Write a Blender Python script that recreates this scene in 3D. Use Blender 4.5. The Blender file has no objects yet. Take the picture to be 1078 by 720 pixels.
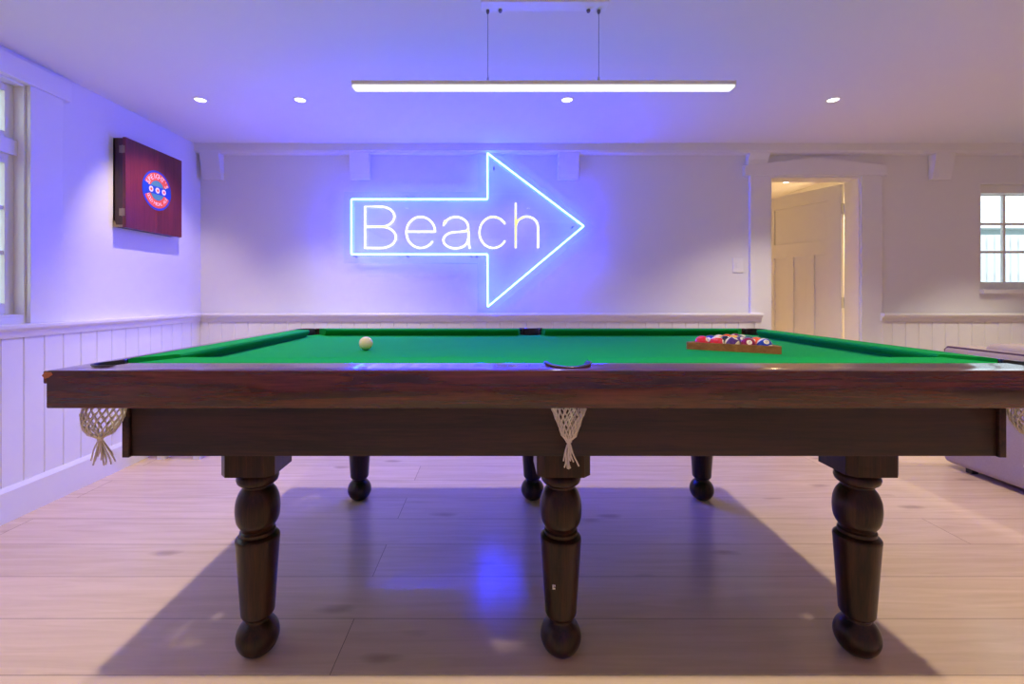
import bpy, bmesh, math, random
from mathutils import Vector, Matrix
random.seed(7)
PI = math.pi
S = bpy.context.scene
COL = S.collection

# ------------------------------------------------------------------ materials
def lin(r, g, b):
    f = lambda c: ((c/255)/12.92 if c/255 <= .04045 else ((c/255+.055)/1.055)**2.4)
    return (f(r), f(g), f(b), 1)

def nmat(name):
    m = bpy.data.materials.new(name); m.use_nodes = True
    nt = m.node_tree; nt.nodes.clear()
    out = nt.nodes.new('ShaderNodeOutputMaterial')
    return m, nt, out

def N(nt, typ, **kw):
    n = nt.nodes.new(typ)
    for k, v in kw.items():
        if k in n.inputs.keys(): n.inputs[k].default_value = v
        else: setattr(n, k, v)
    return n

def simple(name, col, rough=.5, spec=.5, metal=0, noise=.04, nscale=8, bump=0, bscale=60, coat=0):
    m, nt, out = nmat(name)
    b = N(nt, 'ShaderNodeBsdfPrincipled'); b.inputs['Roughness'].default_value = rough
    b.inputs['Specular IOR Level'].default_value = spec; b.inputs['Metallic'].default_value = metal
    b.inputs['Coat Weight'].default_value = coat
    tc = N(nt, 'ShaderNodeTexCoord'); ns = N(nt, 'ShaderNodeTexNoise'); ns.inputs['Scale'].default_value = nscale
    nt.links.new(tc.outputs['Object'], ns.inputs['Vector'])
    mx = N(nt, 'ShaderNodeMix', data_type='RGBA')
    mx.inputs['A'].default_value = tuple(c*(1-noise) for c in col[:3])+(1,)
    mx.inputs['B'].default_value = tuple(min(1, c*(1+noise)) for c in col[:3])+(1,)
    nt.links.new(ns.outputs['Fac'], mx.inputs['Factor']); nt.links.new(mx.outputs['Result'], b.inputs['Base Color'])
    if bump:
        n2 = N(nt, 'ShaderNodeTexNoise'); n2.inputs['Scale'].default_value = bscale; n2.inputs['Detail'].default_value = 4
        nt.links.new(tc.outputs['Object'], n2.inputs['Vector'])
        bp = N(nt, 'ShaderNodeBump'); bp.inputs['Strength'].default_value = bump; bp.inputs['Distance'].default_value = .002
        nt.links.new(n2.outputs['Fac'], bp.inputs['Height']); nt.links.new(bp.outputs['Normal'], b.inputs['Normal'])
    nt.links.new(b.outputs[0], out.inputs[0])
    return m

def wood(name, dark, light, axis=0, rough=.3, coat=.3, scale=1.0, spec=.5, contrast=(.35, .7)):
    m, nt, out = nmat(name)
    b = N(nt, 'ShaderNodeBsdfPrincipled'); b.inputs['Roughness'].default_value = rough
    b.inputs['Coat Weight'].default_value = coat; b.inputs['Coat Roughness'].default_value = .12
    b.inputs['Specular IOR Level'].default_value = spec
    tc = N(nt, 'ShaderNodeTexCoord'); mp = N(nt, 'ShaderNodeMapping')
    sc = [22*scale]*3; sc[axis] = 1.3*scale; mp.inputs['Scale'].default_value = sc
    nt.links.new(tc.outputs['Object'], mp.inputs['Vector'])
    n1 = N(nt, 'ShaderNodeTexNoise'); n1.inputs['Scale'].default_value = 1.6; n1.inputs['Detail'].default_value = 8
    n1.inputs['Roughness'].default_value = .65; n1.inputs['Distortion'].default_value = .6
    nt.links.new(mp.outputs[0], n1.inputs['Vector'])
    n2 = N(nt, 'ShaderNodeTexNoise'); n2.inputs['Scale'].default_value = 9; n2.inputs['Detail'].default_value = 3
    nt.links.new(mp.outputs[0], n2.inputs['Vector'])
    ad = N(nt, 'ShaderNodeMath', operation='MULTIPLY_ADD'); ad.inputs[1].default_value = .35
    nt.links.new(n2.outputs['Fac'], ad.inputs[0]); 
    sb = N(nt, 'ShaderNodeMath', operation='SUBTRACT'); sb.inputs[1].default_value = .17
    nt.links.new(n1.outputs['Fac'], sb.inputs[0]); nt.links.new(sb.outputs[0], ad.inputs[2])
    cr = N(nt, 'ShaderNodeValToRGB'); cr.color_ramp.elements[0].position = contrast[0]; cr.color_ramp.elements[1].position = contrast[1]
    cr.color_ramp.elements[0].color = dark; cr.color_ramp.elements[1].color = light
    nt.links.new(ad.outputs[0], cr.inputs[0]); nt.links.new(cr.outputs[0], b.inputs['Base Color'])
    bp = N(nt, 'ShaderNodeBump'); bp.inputs['Strength'].default_value = .12; bp.inputs['Distance'].default_value = .001
    nt.links.new(ad.outputs[0], bp.inputs['Height']); nt.links.new(bp.outputs[0], b.inputs['Normal'])
    nt.links.new(b.outputs[0], out.inputs[0])
    return m

def emis(name, col, k):
    m, nt, out = nmat(name)
    e = N(nt, 'ShaderNodeEmission'); e.inputs['Color'].default_value = col; e.inputs['Strength'].default_value = k
    nt.links.new(e.outputs[0], out.inputs[0]); return m

def clear(name, tint, gloss=.06, rough=.02):
    m, nt, out = nmat(name)
    t = N(nt, 'ShaderNodeBsdfTransparent'); t.inputs[0].default_value = tint
    g = N(nt, 'ShaderNodeBsdfGlossy'); g.inputs['Roughness'].default_value = rough
    mx = N(nt, 'ShaderNodeMixShader')
    fr = N(nt, 'ShaderNodeLayerWeight'); fr.inputs['Blend'].default_value = .5
    pw = N(nt, 'ShaderNodeMath', operation='POWER'); pw.inputs[1].default_value = 5; nt.links.new(fr.outputs['Facing'], pw.inputs[0])
    ad = N(nt, 'ShaderNodeMath', operation='MULTIPLY_ADD'); ad.inputs[1].default_value = .9; ad.inputs[2].default_value = gloss; ad.use_clamp = True
    nt.links.new(pw.outputs[0], ad.inputs[0]); nt.links.new(ad.outputs[0], mx.inputs[0])
    nt.links.new(t.outputs[0], mx.inputs[1]); nt.links.new(g.outputs[0], mx.inputs[2]); nt.links.new(mx.outputs[0], out.inputs[0])
    return m

def floor_mat():
    m, nt, out = nmat('oak_planks')
    b = N(nt, 'ShaderNodeBsdfPrincipled'); b.inputs['Roughness'].default_value = .21
    b.inputs['Specular IOR Level'].default_value = .5
    L = nt.links.new
    tc = N(nt, 'ShaderNodeTexCoord'); mp = N(nt, 'ShaderNodeMapping'); mp.inputs['Location'].default_value = (.47, -.16, 0)
    L(tc.outputs['Object'], mp.inputs['Vector'])
    br = N(nt, 'ShaderNodeTexBrick'); br.offset = .41; br.offset_frequency = 2; br.squash = 1
    br.inputs['Color1'].default_value = (0, 0, 0, 1); br.inputs['Color2'].default_value = (1, 1, 1, 1)
    br.inputs['Mortar'].default_value = (.5, .5, .5, 1); br.inputs['Scale'].default_value = 1
    br.inputs['Mortar Size'].default_value = .0012; br.inputs['Mortar Smooth'].default_value = .3
    br.inputs['Brick Width'].default_value = 4.3; br.inputs['Row Height'].default_value = .23
    L(mp.outputs[0], br.inputs['Vector'])
    mp2 = N(nt, 'ShaderNodeMapping'); mp2.inputs['Scale'].default_value = (1.1, 14, 1)
    ofs = N(nt, 'ShaderNodeVectorMath', operation='MULTIPLY_ADD'); ofs.inputs[1].default_value = (7, 3, 0)
    L(br.outputs['Color'], ofs.inputs[0]); L(tc.outputs['Object'], ofs.inputs[2]); L(ofs.outputs[0], mp2.inputs[0])
    n1 = N(nt, 'ShaderNodeTexNoise'); n1.inputs['Scale'].default_value = 2.2; n1.inputs['Detail'].default_value = 7; n1.inputs['Distortion'].default_value = .8
    L(mp2.outputs[0], n1.inputs['Vector'])
    cr = N(nt, 'ShaderNodeValToRGB'); cr.color_ramp.elements[0].position = .25; cr.color_ramp.elements[1].position = .75
    cr.color_ramp.elements[0].color = FLOOR_A; cr.color_ramp.elements[1].color = FLOOR_B
    L(n1.outputs['Fac'], cr.inputs[0])
    # plank tone variation
    v = N(nt, 'ShaderNodeMapRange'); v.inputs['To Min'].default_value = .93; v.inputs['To Max'].default_value = 1.04
    L(br.outputs['Color'], v.inputs['Value'])
    vm = N(nt, 'ShaderNodeVectorMath', operation='SCALE'); L(cr.outputs[0], vm.inputs[0]); L(v.outputs[0], vm.inputs['Scale'])
    # knots
    mp3 = N(nt, 'ShaderNodeMapping'); mp3.inputs['Scale'].default_value = (1.5, 4.2, 1)
    L(ofs.outputs[0], mp3.inputs[0])
    vo = N(nt, 'ShaderNodeTexVoronoi'); vo.inputs['Scale'].default_value = 1.05; vo.inputs['Randomness'].default_value = 1
    nd = N(nt, 'ShaderNodeTexNoise'); nd.inputs['Scale'].default_value = 9; L(tc.outputs['Object'], nd.inputs['Vector'])
    nm = N(nt, 'ShaderNodeVectorMath', operation='MULTIPLY_ADD'); nm.inputs[1].default_value = (.12, .12, 0)
    L(nd.outputs['Color'], nm.inputs[0]); L(mp3.outputs[0], nm.inputs[2]); L(nm.outputs[0], vo.inputs['Vector'])
    kr = N(nt, 'ShaderNodeMapRange'); kr.inputs['From Min'].default_value = .03; kr.inputs['From Max'].default_value = .12
    kr.inputs['To Min'].default_value = .42; kr.inputs['To Max'].default_value = 0
    L(vo.outputs['Distance'], kr.inputs['Value'])
    k = N(nt, 'ShaderNodeMix', data_type='RGBA'); k.inputs['B'].default_value = lin(120, 92, 76)
    L(kr.outputs[0], k.inputs['Factor']); L(vm.outputs[0], k.inputs['A'])
    sm = N(nt, 'ShaderNodeMix', data_type='RGBA'); sm.inputs['B'].default_value = lin(128, 104, 90)
    L(br.outputs['Fac'], sm.inputs['Factor']); L(k.outputs['Result'], sm.inputs['A']); L(sm.outputs['Result'], b.inputs['Base Color'])
    bp = N(nt, 'ShaderNodeBump'); bp.inputs['Strength'].default_value = .08; bp.inputs['Distance'].default_value = .001
    L(n1.outputs['Fac'], bp.inputs['Height']); L(bp.outputs[0], b.inputs['Normal'])
    L(b.outputs[0], out.inputs[0]); return m

FLOOR_A = lin(210, 181, 150); FLOOR_B = lin(227, 199, 170)
M = {}
M['wall'] = simple('white_wall_paint', (.78, .77, .76, 1), .75, .3, noise=.01, nscale=3, bump=.03, bscale=200)
M['ceil'] = simple('white_ceiling_paint', (.80, .79, .78, 1), .85, .2, noise=.01, nscale=2)
M['trim'] = simple('white_gloss_paint', (.80, .79, .77, 1), .35, .4, noise=.01)
M['panel'] = simple('white_board_paint', (.80, .79, .78, 1), .42, .4, noise=.012)
M['floor'] = floor_mat()
MAH_D, MAH_L = lin(30, 11, 10), lin(98, 42, 28)
M['woodX'] = wood('mahogany_long', MAH_D, MAH_L, 0, .13, .6)
M['woodY'] = wood('mahogany_cross', MAH_D, MAH_L, 1, .13, .6)
M['apronX'] = wood('dark_apron_long', lin(20, 9, 9), lin(62, 30, 24), 0, .38, .15)
M['apronY'] = wood('dark_apron_cross', lin(20, 9, 9), lin(80, 42, 32), 1, .38, .15)
M['leg'] = wood('dark_turned_wood', lin(18, 7, 5), lin(64, 30, 17), 2, .3, .15, spec=.3)
M['chip'] = simple('bare_timber', lin(165, 95, 50), .6)
M['cloth'] = simple('green_baize', (.003, .30, .05, 1), .95, .1, noise=.06, nscale=6, bump=.15, bscale=600)
M['black'] = simple('black_leather', (.012, .012, .014, 1), .4, .5)
M['iron'] = simple('pocket_metal', (.28, .25, .2, 1), .25, metal=1)
M['net'] = simple('cream_cotton_cord', lin(228, 220, 206), .9, .1)
M['metal'] = simple('brushed_metal', (.55, .55, .56, 1), .3, metal=1)
M['brass'] = simple('aged_brass', (.35, .27, .14, 1), .4, metal=1)
M['cabV'] = wood('red_mahogany_door', lin(84, 18, 16), lin(128, 42, 34), 2, .4, .2, .6, contrast=(.3, .75))
M['cabB'] = wood('dark_cabinet_side', lin(50, 20, 16), lin(84, 38, 28), 2, .4, .2)
M['rack'] = wood('rack_beech', lin(130, 76, 36), lin(176, 112, 62), 0, .5, .1, 2)
M['white'] = simple('white_plastic', (.82, .82, .82, 1), .35)
M['sofa'] = simple('mauve_grey_upholstery', lin(166, 152, 144), .95, .1, noise=.1, nscale=140, bump=.5, bscale=500)
M['piping'] = simple('dark_sofa_piping', lin(84, 62, 78), .8)
M['dark'] = simple('dark_foot', (.02, .018, .018, 1), .5)
M['steel'] = simple('suspension_wire', (.2, .2, .22, 1), .4, metal=1)
M['blue'] = emis('blue_neon_glow', (.0062, .019, 1, 1), 220)
M['warm'] = emis('warm_neon_glow', (1, .95, .10, 1), 2.8)
M['tubewhite'] = emis('lamp_diffuser', (1, .98, 1, 1), 1.35)
M['dl'] = emis('downlight_lens', (1, .9, .78, 1), 9)
M['acryl'] = clear('clear_acrylic', (.98, .985, 1, 1), .035, .015)
M['glass'] = clear('window_glass', (.97, .99, 1, 1), .03)
M['edge'] = simple('acrylic_edge', (.7, .75, .9, 1), .4)
M['fence'] = simple('white_fence_paint', (.85, .85, .85, 1), .6)
M['shed'] = simple('grey_green_cladding', (.35, .42, .42, 1), .7)
M['ground'] = simple('outdoor_ground', (.3, .32, .26, 1), .9, noise=.2)

# ------------------------------------------------------------------ mesh helpers
def tag(o, label=None, cat=None, group=None, kind=None):
    if label: o['label'] = label
    if cat: o['category'] = cat
    if group: o['group'] = group
    if kind: o['kind'] = kind
    return o

def empty(name, loc, label, cat, group=None, kind=None):
    o = bpy.data.objects.new(name, None); o.location = loc; o.empty_display_size = .05
    COL.objects.link(o); return tag(o, label, cat, group, kind)

def wloc(o):
    v = Vector((0, 0, 0))
    while o is not None: v += Vector(o.location); o = o.parent
    return v

def obj(name, bm, mat, parent=None, world=True, loc=(0, 0, 0), smooth=False, origin=None):
    """links bm as one mesh; with world=True the mesh is given in world coordinates"""
    bmesh.ops.recalc_face_normals(bm, faces=bm.faces[:])
    me = bpy.data.meshes.new(name); 
    if world:
        base = Vector(origin) if origin is not None else (wloc(parent) if parent else Vector((0, 0, 0)))
        if origin is None and parent is None:
            lo = Vector((min(v.co.x for v in bm.verts), min(v.co.y for v in bm.verts), min(v.co.z for v in bm.verts)))
            hi = Vector((max(v.co.x for v in bm.verts), max(v.co.y for v in bm.verts), 0))
            base = Vector(((lo.x+hi.x)/2, (lo.y+hi.y)/2, lo.z))
        bmesh.ops.translate(bm, verts=bm.verts[:], vec=-base)
        loc = base-(wloc(parent) if parent else Vector((0, 0, 0)))
    bm.to_mesh(me); bm.free()
    if smooth:
        me.polygons.foreach_set('use_smooth', [True]*len(me.polygons))
    me.materials.append(mat)
    o = bpy.data.objects.new(name, me); o.location = loc
    COL.objects.link(o)
    if parent: o.parent = parent
    if smooth == 'auto':
        me.set_sharp_from_angle(angle=math.radians(35))
    return o

def box(x0, x1, y0, y1, z0, z1, bev=0, bm=None, seg=2):
    own = bm is None
    b = bmesh.new()
    r = bmesh.ops.create_cube(b, size=1)
    bmesh.ops.scale(b, vec=(abs(x1-x0), abs(y1-y0), abs(z1-z0)), verts=b.verts[:])
    bmesh.ops.translate(b, vec=((x0+x1)/2, (y0+y1)/2, (z0+z1)/2), verts=b.verts[:])
    if bev: bmesh.ops.bevel(b, geom=b.edges[:], offset=bev, segments=seg, affect='EDGES', profile=.5)
    if own: return b
    add(bm, b); return bm

def add(dst, src):
    me = bpy.data.meshes.new('tmp'); src.to_mesh(me); src.free(); dst.from_mesh(me); bpy.data.meshes.remove(me)
    return dst

def prism(pts, a0, a1, axis='z', bev=0):
    """extrude polygon. axis z: pts are (x,y); axis x: pts are (y,z); axis y: pts are (x,z)"""
    b = bmesh.new()
    def p3(p, a):
        return {'z': (p[0], p[1], a), 'x': (a, p[0], p[1]), 'y': (p[0], a, p[1])}[axis]
    lo = [b.verts.new(p3(p, a0)) for p in pts]; hi = [b.verts.new(p3(p, a1)) for p in pts]
    f1 = b.faces.new(lo); f2 = b.faces.new(hi[::-1]); n = len(pts)
    for i in range(n): b.faces.new((lo[i], lo[(i+1) % n], hi[(i+1) % n], hi[i]))
    bmesh.ops.recalc_face_normals(b, faces=b.faces[:])
    if bev:
        es = [e for e in b.edges if (e.verts[0] in hi) == (e.verts[1] in hi)]
        bmesh.ops.bevel(b, geom=es, offset=bev, segments=2, affect='EDGES', profile=.5)
    bmesh.ops.triangulate(b, faces=[f for f in b.faces if len(f.verts) > 4])
    return b

def lathe(prof, seg=40, c=(0, 0, 0)):
    b = bmesh.new(); rings = []
    for r, z in prof:
        if r < 1e-6: rings.append([b.verts.new((c[0], c[1], c[2]+z))])
        else: rings.append([b.verts.new((c[0]+r*math.cos(2*PI*i/seg), c[1]+r*math.sin(2*PI*i/seg), c[2]+z)) for i in range(seg)])
    for A, B in zip(rings, rings[1:]):
        for i in range(seg):
            j = (i+1) % seg
            if len(A) == 1 and len(B) == 1: continue
            if len(A) == 1: b.faces.new((A[0], B[i], B[j]))
            elif len(B) == 1: b.faces.new((A[i], A[j], B[0]))
            else: b.faces.new((A[i], A[j], B[j], B[i]))
    return b

def tube(pts, r, seg=8, closed=False, bm=None, cap=True):
    b = bmesh.new(); P = [Vector(p) for p in pts]; n = len(P); rings = []
    t0 = None; nrm = None
    for i in range(n):
        if closed: t = (P[(i+1) % n]-P[i-1])
        else: t = P[min(i+1, n-1)]-P[max(i-1, 0)]
        t.normalize()
        if nrm is None:
            a = Vector((0, 0, 1)) if abs(t.z) < .9 else Vector((0, 1, 0)); nrm = (a-t*a.dot(t)).normalized()
        else:
            nrm = (nrm-t*nrm.dot(t))
            nrm = nrm.normalized() if nrm.length > 1e-6 else t.orthogonal().normalized()
        bn = t.cross(nrm)
        # miter widening
        k = 1
        if 0 < i < n-1 or closed:
            d1 = (P[i]-P[i-1]).normalized(); c = max(.35, abs(d1.dot(t))); k = 1/c
        sd = None
        if k > 1.02:
            d2 = (P[(i+1) % n]-P[i]).normalized(); sd = (d2-d1)
            sd = (sd-t*sd.dot(t)); sd = sd.normalized() if sd.length > 1e-6 else None
        ring = []
        for s in range(seg):
            a = 2*PI*s/seg; v = nrm*math.cos(a)*r+bn*math.sin(a)*r
            if sd is not None: v += sd*(v.dot(sd))*(k-1)
            ring.append(b.verts.new(P[i]+v))
        rings.append(ring)
    m = n if closed else n-1
    for i in range(m):
        A, B = rings[i], rings[(i+1) % n]
        for s in range(seg): b.faces.new((A[s], A[(s+1) % seg], B[(s+1) % seg], B[s]))
    if cap and not closed:
        b.faces.new(rings[0][::-1]); b.faces.new(rings[-1])
    if bm is None: return b
    add(bm, b); return bm

def arc(cx, cy, r, a0, a1, n=16, ry=None):
    ry = r if ry is None else ry
    return [(cx+r*math.cos(math.radians(a0+(a1-a0)*i/n)), cy+ry*math.sin(math.radians(a0+(a1-a0)*i/n))) for i in range(n+1)]

def text_bm(s, size, font_extrude=.0005):
    cu = bpy.data.curves.new('t', 'FONT'); cu.body = s; cu.size = size; cu.align_x = 'CENTER'; cu.align_y = 'CENTER'
    cu.extrude = font_extrude; cu.resolution_u = 3
    o = bpy.data.objects.new('t', cu); COL.objects.link(o)
    dg = bpy.context.evaluated_depsgraph_get(); me = bpy.data.meshes.new_from_object(o.evaluated_get(dg))
    b = bmesh.new(); b.from_mesh(me); bpy.data.meshes.remove(me); bpy.data.objects.remove(o); bpy.data.curves.remove(cu)
    return b

ST = 'structure'
CZ = 2.27            # ceiling height
LX, RX = -2.35, 5.9  # side walls
BY, FY = 3.68, -2.4  # back wall, wall behind the camera

# ------------------------------------------------------------------ room shell
def wall_with_holes(u0, u1, holes, z0=0, z1=CZ):
    """list of rects (u0,u1,z0,z1) covering wall minus holes"""
    out = []; u = u0
    for (a, b_, c, d) in sorted(holes):
        out.append((u, a, z0, z1))
        if c > z0: out.append((a, b_, z0, c))
        if d < z1: out.append((a, b_, d, z1))
        u = b_
    out.append((u, u1, z0, z1)); return out

DX0, DX1, DZ = 2.18, 2.905, 2.032          # door opening
W2 = (3.87, 5.2, 1.095, 1.983)             # right window opening
W1 = (0.75, 2.31, .974, 2.134)             # left window opening (along y)
bm = bmesh.new()
for (a, b_, c, d) in wall_with_holes(LX-.12, RX+.12, [(DX0, DX1, 0, DZ), W2]): box(a, b_, BY, BY+.12, c, d, bm=bm)
tag(obj('wall_back', bm, M['wall']), 'white painted back wall carrying the neon arrow sign', 'wall', kind=ST)
bm = bmesh.new()
for (a, b_, c, d) in wall_with_holes(FY, BY, [W1]): box(LX-.12, LX, a, b_, c, d, bm=bm)
tag(obj('wall_left', bm, M['wall']), 'white painted left wall with the window and red cabinet', 'wall', kind=ST)
tag(obj('wall_right', box(RX, RX+.12, FY, BY, 0, CZ), M['wall']), 'white painted right side wall out of view', 'wall', kind=ST)
tag(obj('wall_front', box(LX-.12, RX+.12, FY-.12, FY, 0, CZ), M['wall']), 'white painted wall behind the viewer', 'wall', kind=ST)
bm = box(LX-.12, RX+.12, FY-.12, BY+.12, -.1, 0)
box(.9, 3.56, BY+.12, 7.2, -.1, 0, bm=bm)
tag(obj('floor', bm, M['floor'], origin=(0, 0, 0)), 'pale oak plank floor', 'floor', kind=ST)
bm = box(LX-.12, RX+.12, FY-.12, BY+.12, CZ, CZ+.1)
box(.9, 3.56, BY+.12, 7.2, CZ, CZ+.1, bm=bm)
tag(obj('ceiling', bm, M['ceil']), 'flat white painted ceiling', 'ceiling', kind=ST)
tag(obj('wall_hallway_right', box(3.44, 3.56, BY+.12, 7.2, 0, CZ), M['wall']), 'cream lit hallway wall beyond the open door', 'wall', kind=ST)
tag(obj('wall_hallway_left', box(.9, 1.02, BY+.12, 7.2, 0, CZ), M['wall']), 'hidden left wall of the hallway beyond the door', 'wall', kind=ST)
tag(obj('wall_hallway_end', box(1.02, 3.44, 7.08, 7.2, 0, CZ), M['wall']), 'far end wall of the hallway beyond the door', 'wall', kind=ST)

# cornice
tn = [0]
def trim(bm, label, mat='trim', group=None, **k):
    tn[0] += 1
    return tag(obj('trim_%d' % tn[0], bm, M[mat], **k), label, 'trim', group, ST)
CY = 3.60
trim(prism([(BY, CZ), (CY, CZ), (CY, CZ-.058), (CY+.008, CZ-.063), (CY+.008, CZ-.071), (BY, CZ-.071)], LX, RX, 'x'), 'white boxed cornice along the top of the back wall')
# brackets: tapered ends under the cornice
BR = [(-2.316, -2.165, 'leftmost white ceiling bracket in the corner by the cabinet'), (-1.143, -.987, 'white ceiling bracket above the left end of neon arrow'),
      (.497, .663, 'white ceiling bracket right of the neon arrow head'), (2.0, 2.16, 'white ceiling bracket above the left side of door'),
      (3.459, 3.61, 'rightmost white ceiling bracket between door and window')]
for a, b_, l in BR:
    zb = 2.0 if b_ != 2.16 else 2.115
    trim(prism([(BY, CZ-.0715), (CY+.006, CZ-.0715), (CY+.035, zb+.04), (CY+.045, zb), (BY, zb)], a, b_, 'x', .003), l, group='ceiling brackets under the cornice')

# wainscot panels with grooves -> profile extruded
def boards(u0, u1, z0, z1, plane, axis, sign, pitch=.105, g=.004):
    """panel front face at plane with v grooves; axis 'x' runs along x (face toward -y), 'y' runs along y (face toward +x)"""
    t = .014; pts = []
    u = u0; pts.append((u0, plane-sign*t))
    pts.append((u0, plane))
    k = u0+pitch*.6
    while k < u1-g:
        pts += [(k-g, plane), (k, plane-sign*.006), (k+g, plane)]; k += pitch
    pts.append((u1, plane)); pts.append((u1, plane-sign*t))
    if axis == 'x': return prism(pts, z0, z1, 'z')
    return prism([(p[1], p[0]) for p in pts], z0, z1, 'z')

def cap_profile(p, sign, top=.940):
    """profile points (offset from wall, z)"""
    return [(p, top), (p+sign*.052, top), (p+sign*.056, top-.006), (p+sign*.056, top-.018), (p+sign*.048, top-.026), (p+sign*.034, top-.034),
            (p+sign*.03, top-.05), (p+sign*.024, top-.066), (p, top-.066)]
def base_profile(p, sign, h=.165):
    return [(p, 0), (p+sign*.02, 0), (p+sign*.02, h-.02), (p+sign*.008, h), (p, h)]

# left wall
trim(boards(FY, BY-.002, .15, .90, LX+.015, 'y', 1), 'white grooved panelling on the lower left wall', 'panel')
trim(prism(cap_profile(LX, 1), FY, BY-.03, 'y'), 'white dado rail capping the left wall panelling', 'trim')
tag(obj('baseboard_left', prism(base_profile(LX+.014, 1), FY, BY-.016, 'y'), M['trim']), 'tall white skirting board along the left wall', 'baseboard', kind=ST)
# back wall left and right of the door
trim(boards(LX+.016, 2.07, .15, .90, BY-.03, 'x', -1), 'white grooved panelling on the back wall behind the table', 'panel')
trim(prism(cap_profile(BY-.015, -1), LX+.03, 2.105, 'x'), 'white dado rail below the neon sign')
trim(box(2.06, 2.08, BY-.034, BY-.001, 0, .90, .002), 'white end strip closing panelling left of the door')
trim(boards(3.085, RX, .15, .90, BY-.03, 'x', -1), 'white grooved panelling between door and right window', 'panel')
trim(prism(cap_profile(BY-.015, -1), 3.055, RX, 'x'), 'white dado rail below the right window')
trim(box(3.068, 3.088, BY-.034, BY-.001, 0, .90, .002), 'white end strip closing panelling right of the door')
tag(obj('baseboard_back', prism(base_profile(BY-.030, -1), LX+.04, 2.058, 'x'), M['trim']), 'white skirting board on the back wall behind the table', 'baseboard', kind=ST)
tag(obj('baseboard_back_right', prism(base_profile(BY-.030, -1), 3.09, RX, 'x'), M['trim']), 'white skirting board right of the door', 'baseboard', kind=ST)

# door casing with peaked head
cy0 = BY-.03
trim(box(DX0-.155, DX0, cy0, BY+.001, 0, DZ, .003), 'white door casing upright left of the open door')
trim(box(DX1, DX1+.165, cy0, BY+.001, 0, DZ, .003), 'white door casing upright right of the open door')
trim(prism([(1.975, 2.03), (3.1, 2.03), (3.1, 2.108), (2.54, 2.175), (1.975, 2.108)], BY-.042, BY+.001, 'y', .003), 'white peaked casing head over the open door')
trim(box(DX1-.018, DX1+.001, BY-.02, BY+.125, 0, DZ-.0005), 'white door jamb lining on the hinge side')
trim(box(DX0-.001, DX0+.018, BY-.02, BY+.125, 0, DZ-.0005), 'white door jamb lining on the latch side')
trim(box(DX0+.018, DX1-.018, BY-.02, BY+.125, DZ-.018, DZ+.001), 'white door jamb lining across the top')

# door leaf
hx, hy = 2.886, 3.826
ang = math.atan2(.637, -.25)
L_ = .700; T = .036
dr = empty('door_1', (hx, hy, 0), 'white panelled door standing ajar into the warm lit hallway', 'door', kind=ST)
dr.rotation_euler = (0, 0, ang)
def leaf():
    b = bmesh.new(); H = 2.005
    # local: x along the leaf, y thickness (visible face at y=+T/2 or -T/2)
    st = .105
    box(0, st, -T/2, T/2, .008, H, .002, bm=b); box(L_-st, L_, -T/2, T/2, .008, H, .002, bm=b)
    for z0, z1 in ((.008, .21), (1.43, 1.555), (H-.12, H)): box(st-.003, L_-st+.003, -T/2, T/2, z0, z1, .002, bm=b)
    w = (L_-2*st-2*.07)/3
    for k in (1, 2):
        x = st+k*w+(k-1)*.07; box(x, x+.07, -T/2, T/2, .2, 1.44, .002, bm=b)
    box(st-.01, L_-st+.01, -T/2+.012, T/2-.012, .1, H-.05, bm=b)
    return b
o = obj('door_leaf', leaf(), M['trim'], dr, world=False)
for z in (.25, 1.02, 1.80):
    b = bmesh.new(); b2 = lathe([(0, -.045), (.008, -.045), (.008, .045), (0, .045)], 12); add(b, b2)
    box(-.001, .0035, 0, T-.004, -.045, .045, bm=b)
    obj('hinge', b, M['metal'], dr, world=False, loc=(-.003, -T/2, z))
for s in (-1, 1):
    b = lathe([(0, 0), (.026, 0), (.026, .005), (.009, .008), (.009, .03), (.022, .036), (.027, .05), (.02, .062), (0, .065)], 20)
    bmesh.ops.rotate(b, verts=b.verts[:], matrix=Matrix.Rotation(-s*PI/2, 3, 'X'), cent=(0, 0, 0))
    obj('door_knob', b, M['metal'], dr, world=False, loc=(L_-.06, s*T/2, 1.02), smooth=True)

# ------------------------------------------------------------------ windows
def window(name, label, u0, u1, z0, z1, plane, axis, cols, transoms, rows_main, depth, stile):
    """axis 'x': in back wall, frame at y=plane.. ; axis 'y': in left wall, frame at x = plane"""
    cen = ((u0+u1)/2, plane, z0) if axis == 'x' else (plane, (u0+u1)/2, z0)
    e = empty(name, cen, label, 'window', kind=ST)
    def bx(a, b_, d0, d1, c, d, bm, bev=.002):
        if axis == 'x': box(a, b_, plane+d0, plane+d1, c, d, bev, bm=bm)
        else: box(plane-d1, plane-d0, a, b_, c, d, bev, bm=bm)
    f = bmesh.new()
    fw = .012
    bx(u0, u0+fw, -depth, .05, z0, z1, f); bx(u1-fw, u1, -depth, .05, z0, z1, f)
    bx(u0+fw, u1-fw, -depth, .05, z1-fw, z1, f); bx(u0+fw, u1-fw, -depth, .05, z0, z0+fw, f)
    obj('window_frame', f, M['trim'], e)
    U0, U1, Z0, Z1 = u0+fw, u1-fw, z0+fw, z1-fw
    return e, bx, U0, U1, Z0, Z1

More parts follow.
